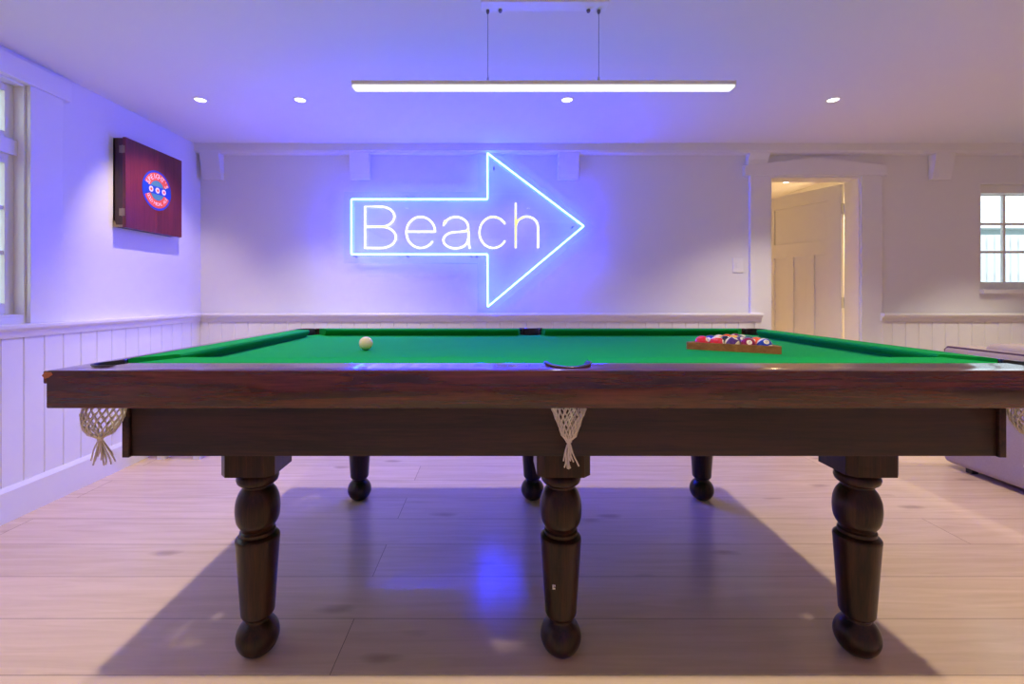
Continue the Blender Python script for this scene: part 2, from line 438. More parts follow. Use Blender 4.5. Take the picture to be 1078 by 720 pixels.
# left window: plane = x of the sash face
e, bx, U0, U1, Z0, Z1 = window('window_1', 'white framed window at the left edge, bright daylight outside', *W1, LX-.05, 'y', 0, 0, 0, .05, .04)
def sash(e, bx, a, b_, c, d, st, br, tr, vm, hm):
    s = bmesh.new()
    bx(a, a+st, 0, .035, c, d, s); bx(b_-st, b_, 0, .035, c, d, s)
    bx(a+st, b_-st, 0, .035, c, c+br, s); bx(a+st, b_-st, 0, .035, d-tr, d, s)
    so = obj('sash', s, M['trim'], e)
    for v in vm:
        m = bmesh.new(); bx(v-.009, v+.009, .006, .028, c+br, d-tr, m, .001); obj('glazing_bar', m, M['trim'], so)
    for h in hm:
        m = bmesh.new(); bx(a+st, b_-st, .007, .027, h-.009, h+.009, m, .001); obj('glazing_bar', m, M['trim'], so)
    g = bmesh.new(); bx(a+st-.004, b_-st+.004, .016, .019, c+br-.004, d-tr+.004, g, 0); obj('pane', g, M['glass'], so)
    return so
mid = (U0+U1)/2
m = bmesh.new(); bx(U0, U1, -.02, .045, 1.775, 1.85, m); obj('transom', m, M['trim'], e)
m = bmesh.new(); bx(mid-.03, mid+.03, -.02, .045, Z0, Z1, m); obj('mullion', m, M['trim'], e)
for a, b_ in ((U0, mid-.03), (mid+.03, U1)):
    sash(e, bx, a, b_, Z0, 1.775, .042, .055, .045, [(a+b_)/2], [1.51, 1.29])
    sash(e, bx, a, b_, 1.85, Z1, .042, .035, .04, [(a+b_)/2], [])
# casing of the left window
trim(box(LX-.001, LX+.022, W1[1], W1[1]+.176, .94, W1[3], .003), 'white window casing upright on left wall')
trim(box(LX-.001, LX+.022, W1[0]-.176, W1[0], .94, W1[3], .003), 'white window casing upright out of view on left wall')
trim(box(LX-.001, LX+.032, W1[0]-.21, W1[1]+.215, W1[3], CZ-.03, .003), 'white casing head over the left window')

# right window
e, bx, U0, U1, Z0, Z1 = window('window_2', 'white framed window at right edge looking onto picket fence', *W2, BY+.10, 'x', 0, 0, 0, .10, .03)
m = bmesh.new(); bx(U0, U1, -.06, .04, 1.905, Z1, m); obj('head_board', m, M['trim'], e)
vs = [4.187+.262*k for k in range(4)]
sash(e, bx, U0, U1, 1.13, 1.905, .055, .06, .004, vs, [1.437, 1.668])
m = bmesh.new(); bx(W2[0]-.0, W2[1], -.135, .02, 1.095, 1.128, m); obj('window_sill', m, M['trim'], e)

# ------------------------------------------------------------------ outside
tag(obj('ground_outside', box(3.6, 14, BY+.13, 14, -.12, -.02), M['ground']), 'ground outside the right window', 'ground', kind=ST)
tag(obj('ground_outside', box(-9, LX-.13, -4, 8, -.12, -.02), M['ground']), 'ground outside the left window', 'ground', kind=ST)
fe = empty('picket_fence', (7.0, 5.8, -.02), 'white picket fence seen through the right window', 'fence')
for z in (.5, 1.30, 1.72):
    obj('fence_rail', box(4.7, 9.4, 5.835, 5.865, z, z+.07, .003), M['fence'], fe)
pk = prism([(-.038, 0), (.038, 0), (.038, 1.86), (.034, 1.865), (-.034, 1.865), (-.038, 1.86)], -.011, .011, 'y')
first = None
for k in range(46):
    x = -2.25+k*.1
    if first is None: first = obj('picket', pk, M['fence'], fe, world=False, loc=(x, .02, 0))
    else:
        c = first.copy(); COL.objects.link(c); c.location = (x, .02, 0)
sh = empty('garden_shed', (9.0, 9.2, -.02), 'pale grey outbuilding behind the picket fence', 'shed')
obj('wall', box(7.4, 10.8, 8.4, 10.4, -.02, 2.3), M['shed'], sh)
obj('roof', prism([(8.2, 2.28), (10.6, 2.28), (9.4, 3.0)], 7.2, 11.0, 'x'), M['fence'], sh)

# ------------------------------------------------------------------ pool table
XC = .2; HL = 1.354
Y0, Y1 = 1.186, 2.665
YC = (Y0+Y1)/2
X0, X1 = XC-HL, XC+HL
RT, RB = .886, .789         # rail top / bottom
RW = .078; PR = .055; RISE = .009
pt = empty('pool_table', (XC, YC, 0), 'large dark wood pool table with green cloth on six turned legs', 'pool table')
cc = .099; ccy = .099       # corner pocket centre inset
mc = .089
import itertools
def cross(cx, cy, y, r=PR): d = abs(y-cy); return math.sqrt(r*r-d*d)
yi = Y0+RW                   # inner edge of the front rail
cyc = Y0+ccy
# long rail (front), built then mirrored for the back
def long_rail(front=True):
    pts = [(X0, Y0), (X1, Y0), (X1, yi)]
    a = cross(0, cyc, yi); am = cross(0, Y0+mc, yi)
    for c, cyy, aa in ((X1-cc, cyc, a), (XC, Y0+mc, am), (X0+cc, cyc, a)):
        th = math.degrees(math.asin((yi-cyy)/PR))
        pts += arc(c, cyy, PR, th, -180-th, 22)
    pts += [(X0, yi)]
    if not front: pts = [(x, 2*YC-y) for x, y in pts][::-1]
    return slope(prism(pts, RB, RT, 'z', .003))
def slope(b):
    # the timber top climbs gently from its outer edge to the cloth, mitred at the corners
    for cx_, cy_, sx_, sy_ in ((X0, Y0, 1, 1), (X1, Y0, -1, 1), (X0, Y1, 1, -1), (X1, Y1, -1, -1)):
        bmesh.ops.bisect_plane(b, geom=b.verts[:]+b.edges[:]+b.faces[:], plane_co=(cx_, cy_, 0), plane_no=(sx_, -sy_, 0))
    for v in b.verts:
        if v.co.z > RT-.004:
            d_ = max(0, min(v.co.x-X0, X1-v.co.x, v.co.y-Y0, Y1-v.co.y, RW)); v.co.z += RISE*d_/RW
    return b
obj('rail', long_rail(True), M['woodX'], pt, smooth='auto')
obj('rail', long_rail(False), M['woodX'], pt, smooth='auto')
def end_rail(left=True):
    th = math.degrees(math.asin((yi-cyc)/PR)); xi = X0+RW; cxx = X0+cc
    th2 = math.degrees(math.acos((xi-cxx)/PR))
    near = [(X0, yi)]+arc(cxx, cyc, PR, 180-th, th2, 10)
    far = [(x, 2*YC-y) for x, y in near][::-1]
    pts = near+far
    if not left: pts = [(2*XC-x, y) for x, y in pts][::-1]
    return slope(prism(pts, RB, RT, 'z', .003))
for lf in (True, False):
    r_ = obj('rail', end_rail(lf), M['woodY'], pt, smooth='auto')
    a, b_ = (X0-.012, X0+.001) if lf else (X1-.001, X1+.012)
    obj('rail_lip', box(a, b_, Y0+.002, Y1-.002, RT-.034, RT-.001, .003), M['woodY'], r_)
b = prism([(X0-.011, RT-.012), (X0-.004, RT-.0035), (X0+.012, RT-.0035), (X0+.016, RT-.01), (X0+.004, RT-.018), (X0-.004, RT-.02)], Y0-.0015, Y0+.006, 'y')
tag(obj('worn_corner', b, M['chip'], pt), 'orange bare timber where the corner is worn')

# cloth bed
BZ = .862
bx0, bx1, by0, by1 = X0+RW, X1-RW, yi, Y1-RW
def bed():
    r = PR+.006
    pts = []
    def corner(cxx, cyy, p_in, p_out, a_in, a_out):
        pass
    # corners, ccw starting bottom left going right
    d = X0+cc
    dy = by0-cyc; dx = bx0-(X0+cc)
    ax = math.degrees(math.acos(dx/r)); ay = math.degrees(math.asin(dy/r))
    cl = arc(X0+cc, cyc, r, ax, ay, 6)            # from left edge to the bottom edge
    m_a = math.degrees(math.asin((by0-(Y0+mc))/r))
    mid_ = arc(XC, Y0+mc, r, 180-m_a, m_a, 14)
    half = cl+mid_+[(2*XC-x, y) for x, y in cl[::-1]]
    top = [(x, 2*YC-y) for x, y in half][::-1]
    return prism(half+top, BZ-.035, BZ, 'z')
obj('cloth_bed', bed(), M['cloth'], pt)

# cushions
def cushion(p0, p1, inw, e0, e1):
    """from p0 to p1 along the rail; inw = inward unit vector; e0,e1 = nose setback at each end"""
    p0, p1, w = Vector(p0), Vector(p1), Vector(inw); t = (p1-p0).normalized()
    prof = [(0, .864), (0, .8935), (.006, .8955), (.07, .897), (.092, .8985), (.099, .8965), (.102, .891), (.099, .884), (.084, .871), (.080, .8625)]
    b = bmesh.new(); R = []
    for P, s, ee in ((p0, 1, e0), (p1, -1, e1)):
        R.append([b.verts.new((*(P+w*u+t*s*ee*(u/.102)), z)) for u, z in prof])
    n = len(prof)
    for i in range(n): b.faces.new((R[0][i], R[0][(i+1) % n], R[1][(i+1) % n], R[1][i]))
    b.faces.new(R[0]); b.faces.new(R[1][::-1]); return b
gx, gy, gm = .091, .088, .057
for y, w in ((by0, 1), (by1, -1)):
    obj('cushion', cushion((bx0+gx, y), (XC-gm, y), (0, w), .076, .016), M['cloth'], pt)
    obj('cushion', cushion((XC+gm, y), (bx1-gx, y), (0, w), .016, .076), M['cloth'], pt)
for x, w in ((bx0, 1), (bx1, -1)):
    obj('cushion', cushion((x, by0+gy), (x, by1-gy), (w, 0), .079, .079), M['cloth'], pt)

# pockets
def net_bm(rx, ry, ztop, zbot, dx, dy, sway, nst=18, rows=11, kind='mid'):
    """diamond mesh bag, closed at zbot, then a tassel. centre drifts by dx,dy from top to bottom"""
    b = bmesh.new(); rnd = random.Random(int(sway*1000)+3)
    def pt_(k, j):
        v = j/rows; z = ztop+(zbot-ztop)*v
        w = (1 if v < .38 else 1-(v-.38)/.62*.72) if kind == 'mid' else (1 if v < .55 else max(.2, math.sqrt(max(0, 1-((v-.55)/.46)**2))))
        if j == rows: w = .13
        a = 2*PI*(k+.5*(j % 2))/nst
        jit = .0012
        return Vector((dx*v+rx*w*math.cos(a)+rnd.uniform(-jit, jit), dy*min(1, v*2)+ry*w*math.sin(a)+rnd.uniform(-jit, jit), z+rnd.uniform(-jit, jit)*1.5))
    G = [[pt_(k, j) for k in range(nst)] for j in range(rows+1)]
    for j in range(rows):
        for k in range(nst):
            for kk in ((k, k+1) if j % 2 else (k-1, k)):
                q = G[j+1][kk % nst]
                tube([G[j][k], q], .0020, 4, bm=b, cap=False)
    for j in range(1, rows, 1):
        for k in range(nst):
            s = bmesh.new(); bmesh.ops.create_icosphere(s, subdivisions=1, radius=.0028); bmesh.ops.translate(s, vec=G[j][k], verts=s.verts[:]); add(b, s)
    return b, Vector((dx, dy, zbot))
def tassel_bm(c, ln, n, spread, seed):
    b = bmesh.new(); rnd = random.Random(seed)
    s = bmesh.new(); bmesh.ops.create_uvsphere(s, u_segments=10, v_segments=6, radius=.009); bmesh.ops.scale(s, vec=(1, .8, .8), verts=s.verts[:])
    bmesh.ops.translate(s, vec=c, verts=s.verts[:]); add(b, s)
    for i in range(n):
        a = rnd.uniform(0, 2*PI); l = ln*rnd.uniform(.6, 1); sp = spread*rnd.uniform(.1, 1); wv = rnd.uniform(-.006, .006)
        P = []
        for q in range(7):
            t = q/6
            P.append(c+Vector((math.cos(a)*sp*t**.8+wv*math.sin(t*5+a)*t, math.sin(a)*sp*.35*t, -l*t)))
        tube(P, .0021, 5, bm=b)
    return b

def tilt(b, kind, cx, cy):
    for v in b.verts:
        d_ = max(0, min(cx+v.co.x-X0, X1-cx-v.co.x, cy+v.co.y-Y0, Y1-cy-v.co.y, RW)); v.co.z += RISE*(d_/RW-1)+.0005
def pocket(cx, cy, ox, oy, seed, kind):
    """(ox,oy): outward direction of the pocket (away from the play area)"""
    a0 = math.degrees(math.atan2(oy, ox)); half = 100 if kind == 'mid' else 118
    ring = arc(0, 0, PR+.001, a0-half, a0+half, 26); inner = arc(0, 0, PR-.006, a0-half, a0+half, 26)
    b = prism(ring+inner[::-1], RB+.004-BZ+.0, .8925-BZ, 'z', .001)
    p = obj('pocket', b, M['black'], pt, world=False, loc=(cx-XC, cy-YC, BZ), smooth='auto')
    r1 = arc(0, 0, PR+.008, a0-half, a0+half, 26); r2 = arc(0, 0, PR-.002, a0-half, a0+half, 26)
    b = prism(r1+r2[::-1], RT-.004-BZ, RT+(.0115 if kind == 'mid' else .0065)-BZ, 'z', .0012)
    tilt(b, kind, cx, cy)
    rim = obj('pocket_rim', b, M['black'], p, world=False, smooth='auto')
    b = tube([(x, y, RT+(.0105 if kind == 'mid' else .0060)-BZ) for x, y in arc(0, 0, PR+.009, a0-half+8, a0+half-8, 24)], .0018, 6)
    tilt(b, kind, cx, cy)
    obj('rim_wire', b, M['iron'], p, world=False, smooth=True)
    # net
    sx = {'mid': .010, 'corner': .0}[kind]
    ddx = 0 if kind == 'mid' else (-.022 if cx < XC else .022)
    ddy = -.028 if cy < YC else .028
    w = .050
    nb, tip = net_bm(w, .044, RB+.055-BZ, {'mid': .688, 'corner': .692}[kind]-BZ, ddx, ddy, .01*seed, kind=kind)
    n = obj('net', nb, M['net'], p, world=False, smooth=True)
    tb = tassel_bm(tip+Vector((0, 0, -.002)), .078, 12, .026 if kind == 'mid' else .042, seed)
    obj('tassel', tb, M['net'], n, world=False, smooth=True)
s2 = math.sqrt(.5)
pocket(X0+cc, Y0+ccy, -s2, -s2, 1, 'corner'); pocket(X1-cc, Y0+ccy, s2, -s2, 2, 'corner')
pocket(X0+cc, Y1-ccy, -s2, s2, 3, 'corner'); pocket(X1-cc, Y1-ccy, s2, s2, 4, 'corner')
pocket(XC, Y0+mc, 0, -1, 5, 'mid'); pocket(XC, Y1-mc, 0, 1, 6, 'mid')

# apron
AX0, AX1, AY0, AY1, AZ = -1.057, 1.450, 1.305, 2*YC-1.305, .622
obj('apron', box(AX0+.02, AX1-.02, AY0+.008, AY0+.03, AZ, RB+.012, .001), M['apronX'], pt)
obj('apron', box(AX0+.02, AX1-.02, AY1-.03, AY1-.008, AZ, RB+.012, .001), M['apronX'], pt)
for a in (AX0, AX1-.02):
    obj('apron', box(a, a+.02, AY0, AY1, AZ-.002, RB+.012, .002), M['apronY'], pt)

# legs
LY0, LY1 = 1.400, 2*YC-1.400
prof = [(0, 0), (.030, 0), (.036, .004), (.050, .018), (.0585, .036), (.061, .052), (.058, .070), (.050, .086), (.041, .096), (.036, .101),
        (.036, .108), (.040, .112), (.044, .116), (.047, .122), (.0475, .128), (.0605, .330), (.0615, .342), (.060, .352), (.054, .358), (.049, .360),
        (.050, .365), (.050, .371), (.045, .375), (.046, .380), (.053, .390), (.0595, .405), (.0625, .428), (.0625, .446), (.060, .466), (.053, .486), (.045, .498), (.041, .503),
        (.041, .508), (.048, .512), (.057, .520), (.060, .531), (.057, .542), (.050, .549), (.052, .552), (.052, .556), (0, .556)]
def smooth_prof(p):
    # Catmull-Rom through the outline, keeping the creases
    out = []
    for i in range(len(p)-1):
        p0 = p[max(i-1, 0)]; p1 = p[i]; p2 = p[i+1]; p3 = p[min(i+2, len(p)-1)]
        out.append(p1)
        if math.dist(p1, p2) > .012 and math.dist(p1, p2) < .05:
            for t in (.33, .66):
                out.append(tuple(.5*(2*p1[k]+(-p0[k]+p2[k])*t+(2*p0[k]-5*p1[k]+4*p2[k]-p3[k])*t*t+(-p0[k]+3*p1[k]-3*p2[k]+p3[k])*t**3) for k in (0, 1)))
    out.append(p[-1]); return [(max(0, r), z) for r, z in out]
legb = lathe(smooth_prof(prof), 48)
first = None
for y in (LY0, LY1):
    for dx in (-.92, 0, .90):
        lx = dx+.0
        if first is None:
            first = obj('leg', legb, M['leg'], pt, world=False, loc=(lx, y-YC, .0), smooth='auto')
            q = .078; c = .022
            pad = prism([(-q+c, -q), (q-c, -q), (q, -q+c), (q, q-c), (q-c, q), (-q+c, q), (-q, q-c), (-q, -q+c)], .5565, AZ, 'z')
            pf = obj('leg_block', pad, M['leg'], first, world=False)
        else:
            l = first.copy(); COL.objects.link(l); l.location = (lx, y-YC, 0)
            k = pf.copy(); COL.objects.link(k); k.parent = l
# little sticker on the middle leg
b = bmesh.new()
box(-.004, .004, -.0535, -.051, .218, .222, bm=b); box(-.004, -.001, -.0535, -.051, .224, .231, bm=b); box(.001, .004, -.0535, -.051, .226, .231, bm=b)
tag(obj('paint_fleck', b, M['white'], pt, world=False, loc=(-.027, LY0-YC+.004, 0)), 'small white fleck on the middle leg')

# ------------------------------------------------------------------ balls
BR_ = .0272
COLS = {0: (235, 220, 180), 1: (240, 180, 30), 2: (20, 60, 170), 3: (215, 25, 45), 4: (75, 35, 110), 5: (240, 100, 30), 6: (20, 110, 60), 7: (140, 15, 50), 8: (15, 15, 22)}
names = {1: 'yellow', 2: 'blue', 3: 'red', 4: 'purple', 5: 'orange', 6: 'green', 7: 'maroon', 8: 'black'}
def ball_mat(n):
    m, nt, out = nmat('ball_resin_%s' % (('striped_'+names[n-8]) if n > 8 else names.get(n, 'cream')))
    b = N(nt, 'ShaderNodeBsdfPrincipled'); b.inputs['Roughness'].default_value = .08; b.inputs['Coat Weight'].default_value = .5
    col = lin(*COLS[n-8 if n > 8 else n]); wh = lin(238, 226, 196)
    L = nt.links.new
    tc = N(nt, 'ShaderNodeTexCoord'); sp = N(nt, 'ShaderNodeSeparateXYZ'); L(tc.outputs['Object'], sp.inputs[0])
    if n == 0:
        ns = N(nt, 'ShaderNodeTexNoise'); ns.inputs['Scale'].default_value = 40; L(tc.outputs['Object'], ns.inputs[0])
        mx = N(nt, 'ShaderNodeMix', data_type='RGBA'); mx.inputs['A'].default_value = col; mx.inputs['B'].default_value = lin(224, 206, 160)
        L(ns.outputs['Fac'], mx.inputs['Factor']); L(mx.outputs['Result'], b.inputs['Base Color'])
    else:
        ab = N(nt, 'ShaderNodeMath', operation='ABSOLUTE'); L(sp.outputs['Z'], ab.inputs[0])
        lt = N(nt, 'ShaderNodeMath', operation='LESS_THAN'); lt.inputs[1].default_value = BR_*(.55 if n > 8 else 2); L(ab.outputs[0], lt.inputs[0])
        mx = N(nt, 'ShaderNodeMix', data_type='RGBA'); mx.inputs['A'].default_value = wh; mx.inputs['B'].default_value = col; L(lt.outputs[0], mx.inputs['Factor'])
        # number circle around -y axis
        x2 = N(nt, 'ShaderNodeMath', operation='POWER'); x2.inputs[1].default_value = 2; L(sp.outputs['X'], x2.inputs[0])
        z2 = N(nt, 'ShaderNodeMath', operation='POWER'); z2.inputs[1].default_value = 2; L(sp.outputs['Z'], z2.inputs[0])
        ad = N(nt, 'ShaderNodeMath', operation='ADD'); L(x2.outputs[0], ad.inputs[0]); L(z2.outputs[0], ad.inputs[1])
        l2 = N(nt, 'ShaderNodeMath', operation='LESS_THAN'); l2.inputs[1].default_value = (BR_*.36)**2; L(ad.outputs[0], l2.inputs[0])
        m2 = N(nt, 'ShaderNodeMix', data_type='RGBA'); m2.inputs['B'].default_value = wh; L(mx.outputs['Result'], m2.inputs['A']); L(l2.outputs[0], m2.inputs['Factor'])
        L(m2.outputs['Result'], b.inputs['Base Color'])
    L(b.outputs[0], out.inputs[0]); return m
def make_ball(n, x, y, rot, label, group=None):
    b = bmesh.new(); bmesh.ops.create_uvsphere(b, u_segments=32, v_segments=20, radius=BR_)
    o = obj('cue_ball' if n == 0 else 'pool_ball', b, ball_mat(n), world=False, loc=(x, y, BZ+BR_+.0003), smooth=True)
    o.rotation_euler = rot; tag(o, label, 'ball', group)
    if n:
        t = text_bm(str(n), BR_*.42, .0006)
        bmesh.ops.rotate(t, verts=t.verts[:], matrix=Matrix.Rotation(PI/2, 3, 'X'), cent=(0, 0, 0))
        for v in t.verts:    # wrap on the sphere
            r = BR_+.0002+(-v.co.y)*.3; d = Vector((v.co.x, 0, v.co.z)); v.co = Vector((d.x, -math.sqrt(max(1e-9, r*r-d.length_squared)), d.z))
        obj('number', t, M['black'], o, world=False)
    return o
make_ball(0, -.513, 1.832, (0, 0, 0), 'cream cue ball alone on the left of the green cloth')

# rack: triangle with the front bar from A to B
A = Vector((.775, 1.872)); B = Vector((1.062, 1.702))
u = (B-A).normalized(); n_ = Vector((-u.y, u.x))
if n_.y < 0: n_ = -n_
side = (B-A).length
C_ = (A+B)/2+n_*side*math.sqrt(3)/2
def round_tri(inset, rc, seg=6):
    cen = (A+B+C_)/3; pts = []
    V = [A, B, C_]
    R = (A-cen).length
    for i, v in enumerate(V):
        d = (v-cen).normalized(); cpt = cen+d*(R-inset*2-rc*2+0)
        a = math.degrees(math.atan2(d.y, d.x))
        pts += [(cpt.x+rc*math.cos(math.radians(a-60+120*k/seg)), cpt.y+rc*math.sin(math.radians(a-60+120*k/seg))) for k in range(seg+1)]
    return pts
def rack_bm():
    outp = round_tri(-.004, .012); inn = round_tri(.008, .006); n = len(outp)
    b = bmesh.new(); z0, z1 = BZ+.0005, BZ+.029
    vs = [[b.verts.new((x, y, z)) for x, y in P] for P in (outp, inn) for z in (z0, z1)]
    ol, oh, il, ih = vs
    for i in range(n):
        j = (i+1) % n
        b.faces.new((ol[i], ol[j], oh[j], oh[i])); b.faces.new((il[i], ih[i], ih[j], il[j]))
        b.faces.new((oh[i], oh[j], ih[j], ih[i])); b.faces.new((ol[i], il[i], il[j], ol[j]))
    return b
tag(obj('ball_rack', rack_bm(), M['rack'], smooth='auto'), 'triangular brown wooden rack holding the coloured balls', 'ball rack')
cen = (A+B+C_)/3
order = [[3, 11, 12, 7, 10], [2, 8, 4, 5], [9, 1, 6], [13, 14], [15]]
where = [['at the left front corner of rack', 'second along the front bar of rack', 'in the middle of the front row', 'fourth along the front bar of rack', 'at the right front corner of rack'],
         ['leftmost of the second row', 'second from left in the second row', 'third from left in the second row', 'rightmost of the second row'],
         ['leftmost of the third row', 'in the middle of the rack', 'rightmost of the third row'], ['left of the two balls near the rack tip', 'right of the two balls near the rack tip'], ['at the far tip of the rack']]
d = 2*BR_+.0003
row0 = cen-n_*(d*math.sqrt(3)/2*4/3)
rb = random.Random(5)
for i, row in enumerate(order):
    for j, num in enumerate(row):
        p = row0+n_*(d*math.sqrt(3)/2*i)+u*(j-(len(row)-1)/2)*d
        nm = ('striped '+names[num-8]) if num > 8 else 'plain '+names[num]
        make_ball(num, p.x, p.y, (rb.uniform(-1.1, -.2), rb.uniform(-.7, .7), rb.uniform(-.8, .8)), '%s pool ball %s' % (nm, where[i][j]), 'pool balls in the rack')

# ------------------------------------------------------------------ dartboard cabinet
KX, KF = LX, -2.268
cb = empty('dartboard_cabinet', (LX, 3.075, 1.50), 'red brown wooden dartboard cabinet with round badge on the left wall', 'cabinet')
ky0, ky1, kz0, kz1 = 2.835, 3.333, 1.503, 2.05
b = bmesh.new()
xx = KF-.022
box(KX+.001, KX+.012, ky0, ky1, kz0, kz1, bm=b)
for a in ((ky0, ky0+.014), (ky1-.014, ky1)): box(KX+.001, xx, a[0], a[1], kz0, kz1, .001, bm=b)
for a in ((kz0, kz0+.014), (kz1-.014, kz1)): box(KX+.001, xx, ky0+.014, ky1-.014, a[0], a[1], .001, bm=b)
obj('cabinet_case', b, M['cabB'], cb)
km = (ky0+ky1)/2
for a, b_ in ((ky0-.004, km-.0007), (km+.0007, ky1+.004)):
    obj('door', box(xx+.001, KF, a, b_, kz0-.004, kz1+.004, .002), M['cabV'], cb)
for y in (ky0-.004, ky1+.004):
    for z in (kz0+.09, kz1-.07):
        b = lathe([(0, -.024), (.004, -.024), (.004, .024), (0, .024)], 10, (xx+.001, y, z)); s = -1 if y < km else 1
        box(xx-.018, xx+.016, y-.0015, y+.0015, z-.022, z+.022, bm=b)
        obj('hinge', b, M['brass'], cb)
b = prism([(LX+.002, kz0-.002), (xx, kz0-.002), (xx, kz0+.012), (LX+.02, kz0+.012), (LX+.012, kz0+.035), (LX+.002, kz0+.04)], ky0-.002, ky0+.001, 'y')
obj('corner_bracket', b, M['brass'], cb)
# badge, local 2D (a right-hand u axis = +y, v = z), facing +x
def toface(bm_, off):
    for v in bm_.verts:
        x, y, z = v.co; v.co = Vector((KF+off+z, 3.092+x, 1.783+y))
    return bm_
def m2(name, col): return simple(name, lin(*col), .45, noise=.02)
BL, OR, TL, WH = m2('badge_blue', (20, 62, 178)), m2('badge_orange', (226, 84, 48)), m2('badge_teal', (70, 130, 140)), m2('badge_cream', (238, 214, 200))
def disc(r, t=.001, c=(0, 0), n=48): return prism(arc(c[0], c[1], r, 0, 360-360/n, n-1), 0, t, 'z')
R_ = .132
bd = obj('badge', toface(disc(R_, .0015), .0002), BL, cb)
def ringseg(r0, r1, a0, a1, t=.001):
    return prism(arc(0, 0, r1, a0, a1, 30)+arc(0, 0, r0, a1, a0, 30), 0, t, 'z')
for a0, a1 in ((22, 158), (202, 338)):
    obj('badge_band', toface(ringseg(.066, .118, a0, a1), .0018), OR, bd)
obj('badge_centre', toface(disc(.064), .0018), TL, bd)
obj('badge_bar', toface(prism([(-.128, -.026), (.128, -.026), (.128, .026), (-.128, .026)], 0, .001, 'z'), .0030), BL, bd)
for x in (-.058, 0, .058):
    obj('badge_medal', toface(disc(.019, .001, (x, 0), 24), .0042), WH, bd)
    obj('badge_medal_core', toface(disc(.009, .001, (x, 0), 16), .0054), OR, bd)
def arctext(s, r, a_mid, step, size, flip):
    b = bmesh.new(); n = len(s)
    for i, ch in enumerate(s):
        if ch == ' ': continue
        a = a_mid+(-(i-(n-1)/2)*step if not flip else (i-(n-1)/2)*step)
        t = text_bm(ch, size, .0004); ar = math.radians(a)
        rot = ar-PI/2 if not flip else ar+PI/2
        bmesh.ops.rotate(t, verts=t.verts[:], matrix=Matrix.Rotation(rot, 3, 'Z'), cent=(0, 0, 0))
        bmesh.ops.translate(t, vec=(r*math.cos(ar), r*math.sin(ar), 0), verts=t.verts[:]); add(b, t)
    return b
obj('badge_lettering', toface(arctext("SPEIGHT'S", .092, 90, 16, .046, False), .0034), WH, bd)
obj('badge_lettering', toface(arctext("GOLD MEDAL ALE", .092, 270, 9.6, .030, True), .0034), WH, bd)

# ------------------------------------------------------------------ neon sign
NY = 3.587; sc_ = NY/485
def sp2(x, y): return ((x-521)*sc_, 1.08+(311-y)*sc_)
sg = empty('neon_sign', (-.2, NY, sp2(0, 323)[1]), 'large blue neon arrow sign reading Beach, pointing right', 'neon sign')
AP = [(370, 209.7), (513.2, 209.7), (513.2, 161.2), (614.5, 238), (513.4, 323), (513.2, 267.7), (370, 267.7)]
def seg_pts(P, r=1.2):
    """closed polygon with tight rounded corners, 3-D"""
    out = []; n = len(P)
    for i in range(n):
        p0, p1, p2 = (Vector(P[i-1]), Vector(P[i]), Vector(P[(i+1) % n]))
        a = p1+(p0-p1).normalized()*r; c = p1+(p2-p1).normalized()*r
        for t in (0, .25, .5, .75, 1): q = a*(1-t)**2+p1*2*t*(1-t)+c*t*t; out.append(q)
    return [(*((sp2(q.x, q.y)[0]), NY), sp2(q.x, q.y)[1]) for q in out]
pts = [(a, NY, c) for (a, _, c) in seg_pts(AP)]
ar_ = obj('arrow_tube', tube(pts, .0065, 10, closed=True), M['blue'], sg, smooth=True)
def stroke(P, bm): tube([(sp2(*p)[0], NY, sp2(*p)[1]) for p in P], .0058, 8, bm=bm)
def A2(cx, cy, rx, ry, a0, a1, n=22): return [(x, y) for x, y in arc(cx, cy, rx, a0, a1, n, ry)]   # y is downward: angles clockwise
L = []
b = bmesh.new()   # B
stroke([(384.3, 261)]+[(384.3, 217.4)]+A2(401, 228, 14.2, 10.6, -90, 90, 16)+[(384.3, 238.6)], b)
stroke([(400, 238.6)]+A2(401.5, 249.8, 15.2, 11.2, -90, 90, 16)+[(384.3, 261)], b); L.append(b)
b = bmesh.new()   # e
stroke([(427.8, 243.8)]+[(458.1, 243.8)]+A2(442.9, 244.6, 15.2, 16.4, -3, -325, 40), b); L.append(b)
b = bmesh.new()   # a
stroke([(466.8, 237.6)]+[(468.2, 233)]+A2(480, 239.5, 13, 11.2, -150, -8, 16)+[(493.2, 244), (493.4, 255), (494.6, 261.5)], b)
stroke([(493.2, 240.8), (490.5, 243.2), (484, 244)]+A2(479.5, 252.8, 12.8, 8.6, -95, -345, 26)+[(493, 251)], b); L.append(b)
b = bmesh.new()   # c
stroke(A2(519.3, 244.6, 14.6, 16.4, -33, -327, 36), b); L.append(b)
b = bmesh.new()   # h
stroke([(542.9, 213.8), (542.9, 230), (542.9, 261)], b)
stroke([(542.9, 240)]+A2(554.7, 239.5, 11.8, 11.6, -180, 0, 20)+[(566.5, 250), (566.5, 261)], b); L.append(b)
for k, bb in enumerate(L):
    tag(obj('letter', bb, M['warm'], sg, smooth=True), 'warm white neon letter %s' % 'Beach'[k])
